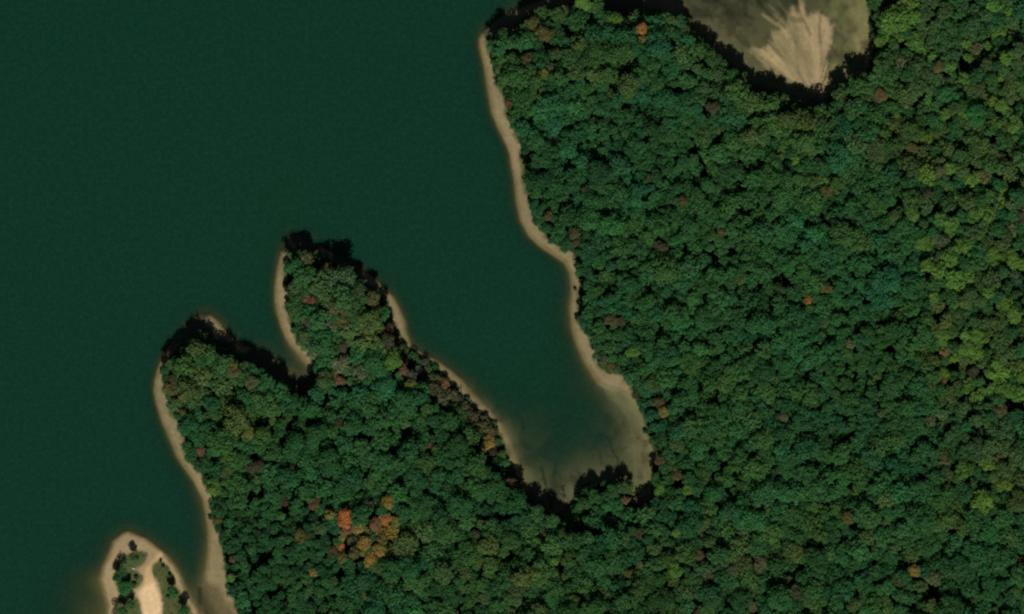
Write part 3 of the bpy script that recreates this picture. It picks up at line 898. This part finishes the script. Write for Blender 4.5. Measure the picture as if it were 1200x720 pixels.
TONE = {'green': 'mid green', 'teal': 'bluish green', 'dark': 'dark green', 'moss': 'moss green', 'bright': 'fresh green', 'dull': 'greyish green', 'olive': 'olive green', 'lime': 'lime green', 'tan': 'tan green', 'ochre': 'ochre green'}
DIRS = ['right of', 'below-right of', 'below', 'below-left of', 'left of', 'above-left of', 'above', 'above-right of']
used = {s[4] for s in SP}


def locate(x, y, key):
    c = sorted((math.hypot(x - s[0], y - s[1]), i) for i, s in enumerate(SP))[:8]
    for d, i in c:
        s = SP[i]
        a = int(round(math.atan2(y - s[1], x - s[0]) / (math.pi / 4))) % 8
        how = 'just' if d < 24 else ('a little' if d < 46 else ('some way' if d < 80 else 'far'))
        lab = f"broad {TONE.get(key, key)} tree {how} {DIRS[a]} the {s[4]}"
        if lab not in used and len(lab.split()) <= 16:
            used.add(lab); return lab
    lab = f"broad {TONE.get(key, key)} tree of the closed forest canopy"
    return lab


AUT = {'orange', 'salmon', 'rust', 'gold', 'ochre', 'tan', 'brown', 'red', 'dkred', 'yellow', 'grey', 'pink'}
stuff = []
for i, (x, y, r, key, H, sp) in enumerate(trees):
    rot = random.uniform(0, 6.28)
    if sp >= 0:
        aut = key in AUT
        cm = random.choice(ME_FINE if r > 6.5 else ME_COARSE)
        tm = random.choice(ME_TRUNK)
        make_tree('autumn_tree' if aut else 'broadleaf_tree', x, y, TZ[i], r * 1.04, H, tint(key, .05, mute=x > 600), SP[sp][4], 'tree',
                  'trees in autumn colours' if aut else 'large green forest trees', cm, tm, rot)
    elif i in individual:
        make_tree('autumn_tree' if key in AUT else 'broadleaf_tree', x, y, TZ[i], r, H, tint(key, .09, x, y), locate(x, y, key), 'tree', 'trees in autumn colours' if key in AUT else 'large green forest trees', random.choice(ME_FINE), random.choice(ME_TRUNK), rot)
    else:
        stuff.append((x, y, TZ[i], r * 1.08, H, tint(key, .09, x, y), rot))

# the rest of the wood: nobody could count it
Vs, Cs, Tv, Tf, off = [], [], [], [], 0
for (x, y, z, r, H, col, rot) in stuff:
    v = COARSE[random.randrange(len(COARSE))]
    s = r * S; wx, wy = W(x, y); c, sn = math.cos(rot), math.sin(rot); zc = H - .72 * s
    q = np.empty((len(v), 3), np.float32)
    q[:, 0] = (v[:, 0] * c - v[:, 1] * sn) * s + wx; q[:, 1] = (v[:, 0] * sn + v[:, 1] * c) * s + wy; q[:, 2] = v[:, 2] * s + z + zc
    Vs.append(q); Cs.append(np.tile(np.array([*col, 1], np.float32), (len(v) // 4, 1)))
    tv, tf = TR[random.randrange(4)]
    t = tv * np.array([zc * 1.1, zc * 1.1, zc * 1.02]) + np.array([float(wx), float(wy), float(z)])
    Tv.append(t); Tf.append(tf + off); off += len(t)
V = np.concatenate(Vs); Cc = np.concatenate(Cs)
nleaf = len(V)
F = np.concatenate([np.arange(nleaf).reshape(-1, 4), np.concatenate(Tf) + nleaf])
V = np.concatenate([V, np.concatenate(Tv)])
me = mesh_from('forest_canopy', V, F, M_CANOPY); me.materials.append(M_BARK)
mi = np.zeros(len(F), np.int32); mi[nleaf // 4:] = 1; me.polygons.foreach_set('material_index', mi)
Cc = np.concatenate([Cc, np.tile(np.array([.05, .04, .03, 1], np.float32), (len(F) - nleaf // 4, 1))])
at = me.attributes.new('tint', 'FLOAT_COLOR', 'FACE'); at.data.foreach_set('color', Cc.ravel())
link('forest_canopy', me, kind='stuff', label='dense green forest canopy of smaller crowns covering the lake bank', category='forest')
print('stuff trees', len(stuff), 'faces', len(F))

# ------------------------------------------------------------------ trees and shrubs of the sandy spit
SPT = [
 ('spit_tree', 156.5, 653, 4.8, 6.6, 'olive', 'northernmost small olive tree on the sandy spit', 'F'),
 ('spit_tree', 144.5, 669, 6.0, 8.0, 'teal', 'grey green thin tree on the spit\'s grass patch', 'S'),
 ('spit_tree', 138.5, 676, 5.2, 6.8, 'teal', 'bluish tree on the grass patch\'s beach side', 'F'),
 ('spit_tree', 147, 688, 8.0, 5.5, 'bright', 'widest fresh green tree on the sandy spit', 'F'),
 ('spit_tree', 154.5, 708, 5.2, 6.5, 'olive', 'olive tree beside the bare pale path', 'F'),
 ('spit_tree', 146, 716, 5.6, 7.6, 'moss', 'moss green tree at the spit\'s bottom left', 'F'),
 ('spit_tree', 136.5, 716, 4.6, 6.0, 'grey', 'thin grey tree at the spit\'s bottom left', 'S'),
 ('spit_tree', 202, 692, 5.0, 6.4, 'green', 'green tree on the spit\'s right shore', 'F'),
 ('spit_tree', 217, 716, 6.2, 7.6, 'green', 'lowest green tree on the spit\'s right shore', 'F')]
SHR = [(204.5, 697, 4.2, 1.6, 'bright', 'vivid green shrub under the spit\'s right shore tree'), (157, 686, 3.4, 1.8, 'moss', 'moss green shrub on the grass patch'),
 (160, 677, 3.0, 1.4, 'brown', 'brown shrub at the grass patch\'s path side'), (188.5, 658, 2.0, 1.8, 'dkred', 'small maroon shrub at the top of the right grass'),
 (191.5, 664, 2.6, 1.8, 'moss', 'mossy shrub in the right grass'), (199, 675, 2.4, 2.2, 'brown', 'brown shrub on the spit\'s right bank'), (161, 655, 2.4, 1.4, 'moss', 'low mossy shrub near the northernmost spit tree'),
 (151.5, 678, 3.0, 1.6, 'dark', 'dark shrub between the grass patch trees'), (197, 700, 2.5, 1.2, 'olive', 'olive shrub in the lower right grass'),
 (548, 468, 3.6, 2.4, 'grey', 'grey shrub on the inlet\'s dry bank'), (555, 478, 3.0, 2.0, 'tan', 'tan shrub on the inlet\'s dry bank'), (570, 487, 3.0, 2.4, 'dkred', 'maroon shrub on the inlet\'s dry bank'),
 (572, 497, 5.0, 3.6, 'grey', 'wide grey shrub above the golden inlet tree'), (581, 504, 3.4, 2.6, 'dkred', 'maroon shrub on the inlet\'s waterline'), (559, 482, 2.4, 1.8, 'brown', 'brown shrub between two on the dry bank'),
 (334, 335, 3.0, 2.6, 'dkred', 'maroon shrub on the middle headland\'s beach'), (250, 596, 3.2, 3.0, 'dark', 'dark shrub on the western beach'), (247, 607, 3.2, 2.4, 'dkred', 'maroon shrub on the western beach'),
 (676, 373, 3.2, 3.2, 'dkred', 'maroon shrub on the inlet\'s upper beach'), (674, 339, 2.2, 1.8, 'brown', 'small brown shrub on the beach neck'), (266, 688, 2.4, 1.8, 'brown', 'brown shrub on the lower beach'),
 (215, 510, 2.4, 1.8, 'dkred', 'small maroon shrub along the western beach'), (219, 528, 3.0, 2.0, 'brown', 'brown shrub along the western beach'), (756, 506, 3.0, 2.4, 'dark', 'dark shrub at the mud shelf\'s end'), (577, 68, 3.0, 3.0, 'brown', 'brown shrub on the north point\'s beach'),
 (189, 436, 2.6, 2.2, 'brown', 'brown shrub at the western beach\'s top'), (466, 391, 3.0, 2.0, 'rust', 'rust shrub on the neck\'s sand strip'), (459, 372, 2.6, 1.8, 'rust', 'small rust shrub above the neck\'s sand strip')]
SPT = [(a, b, c, d * 1.15, e * 1.25, f, g, h) for a, b, c, d, e, f, g, h in SPT]
for nm, x, y, r, H, key, lab, kind in SPT:
    z = float(height(np.array([x]), np.array([y]))[0])
    make_tree(nm, x, y, z, r, H, tint(key, .05), lab, 'tree', 'trees on the sandy spit', random.choice(ME_SPARSE if kind == 'S' else ME_FINE), random.choice(ME_TRUNK_PALE if kind == 'S' else ME_TRUNK), random.uniform(0, 6.28))
for x, y, r, H, key, lab in SHR:
    z = float(height(np.array([x]), np.array([y]))[0])
    t = make_tree('shrub', x, y, z, r, max(H, r * S * 1.3), tint(key, .05), lab, 'shrub', 'low shrubs along the shores', random.choice(ME_COARSE), random.choice(ME_TRUNK), random.uniform(0, 6.28))

# bare, leafless trees
BARE = [(664, 587, 8.5, 9.0, 'leafless brown tree leaning over the mud inlet'), (766, 546, 4.5, 6.0, 'small leafless snag on mud inlet\'s edge'), (541, 463, 5.0, 7.0, 'leafless grey brown tree on inlet bank'),
 (350, 291, 4.5, 8.0, 'leafless tree at middle headland\'s tip')]
for i, (x, y, r, H, lab) in enumerate(BARE):
    z = float(height(np.array([x]), np.array([y]))[0]); wx, wy = W(x, y)
    root = bpy.data.objects.new('bare_tree', None); COL.objects.link(root); root.location = (float(wx), float(wy), z)
    root['label'] = lab; root['category'] = 'tree'; root['group'] = 'leafless trees on the shore'
    s = r * S
    tv, tf = join([tube((0, 0, -.3), (0, 0, H - s), .26, .18, 8)])
    o = link('trunk', mesh_from('trunk', tv, tf, M_PALE), root)
    b = link('branches', ME_BARE[i % 4], root); b.location = (0, 0, H - s * 1.05); b.scale = (s * .8, s * .8, s * .8)
    if i == 0: root.rotation_euler = (math.radians(-28), math.radians(-22), 0)


# pale boulder on the grass patch
def rock(name, x, y, r, label, mat):
    rr = np.random.default_rng(int(x * 7 + y))
    V = ICO_V * (1 + .16 * rr.normal(size=(len(ICO_V), 1))) * np.array([r * S, r * S * .8, r * S * .55])
    o = link(name, mesh_from(name, V, ICO_F, mat), label=label, category='rock')
    wx, wy = W(x, y); z = float(height(np.array([x]), np.array([y]))[0])
    o.location = (float(wx), float(wy), z + r * S * .2)
    return o


rock('boulder', 156.7, 666.3, 1.7, 'pale boulder on the grass patch beside the path neck', M_ROCK)
rock('boulder', 604.0, 16.0, 1.3, 'sunlit bit of north point shore, added as a small pale rock', M_PALE)  # stands in for a sunlit spot of shore between the tree shadows

# ------------------------------------------------------------------ sky, sun, camera
sc = bpy.context.scene
w = bpy.data.worlds.new('World'); sc.world = w; w.use_nodes = True
nt = w.node_tree; nt.nodes.clear()
sky = nt.nodes.new('ShaderNodeTexSky'); sky.sky_type = 'NISHITA'; sky.sun_disc = False
sky.sun_elevation = SUN_EL
sun_dir = np.array([SUN_AZ_X, SUN_AZ_Y]); sun_dir /= np.linalg.norm(sun_dir)
sky.sun_rotation = math.atan2(sun_dir[0], sun_dir[1])
bg = nt.nodes.new('ShaderNodeBackground'); bg.inputs[1].default_value = .021
wo = nt.nodes.new('ShaderNodeOutputWorld')
nt.links.new(sky.outputs[0], bg.inputs[0]); nt.links.new(bg.outputs[0], wo.inputs[0])
L = bpy.data.lights.new('sun', 'SUN'); L.energy = 3.05; L.angle = math.radians(.5); L.color = (1, .95, .86)
so = bpy.data.objects.new('sun', L); COL.objects.link(so)
from mathutils import Vector
dv = Vector((sun_dir[0] * math.cos(SUN_EL), sun_dir[1] * math.cos(SUN_EL), math.sin(SUN_EL)))
so.rotation_euler = dv.to_track_quat('Z', 'Y').to_euler(); so.location = dv * 800

cam = bpy.data.cameras.new('camera'); co = bpy.data.objects.new('camera', cam); COL.objects.link(co)
ALT = 3000.0
co.location = (0, 0, ALT); co.rotation_euler = (0, 0, 0)
cam.sensor_fit = 'HORIZONTAL'; cam.sensor_width = 36.0
cam.lens = 36.0 / 2 / (1200 * S / 2 / ALT)
cam.clip_start = 10; cam.clip_end = 30000
sc.camera = co
sc.view_settings.view_transform = 'Standard'; sc.view_settings.look = 'None'; sc.view_settings.exposure = 0; sc.view_settings.gamma = 1
sc.render.engine = 'CYCLES'
sc.cycles.filter_width = 2.25
sc.cycles.max_bounces = 6
sc.cycles.use_denoising = False
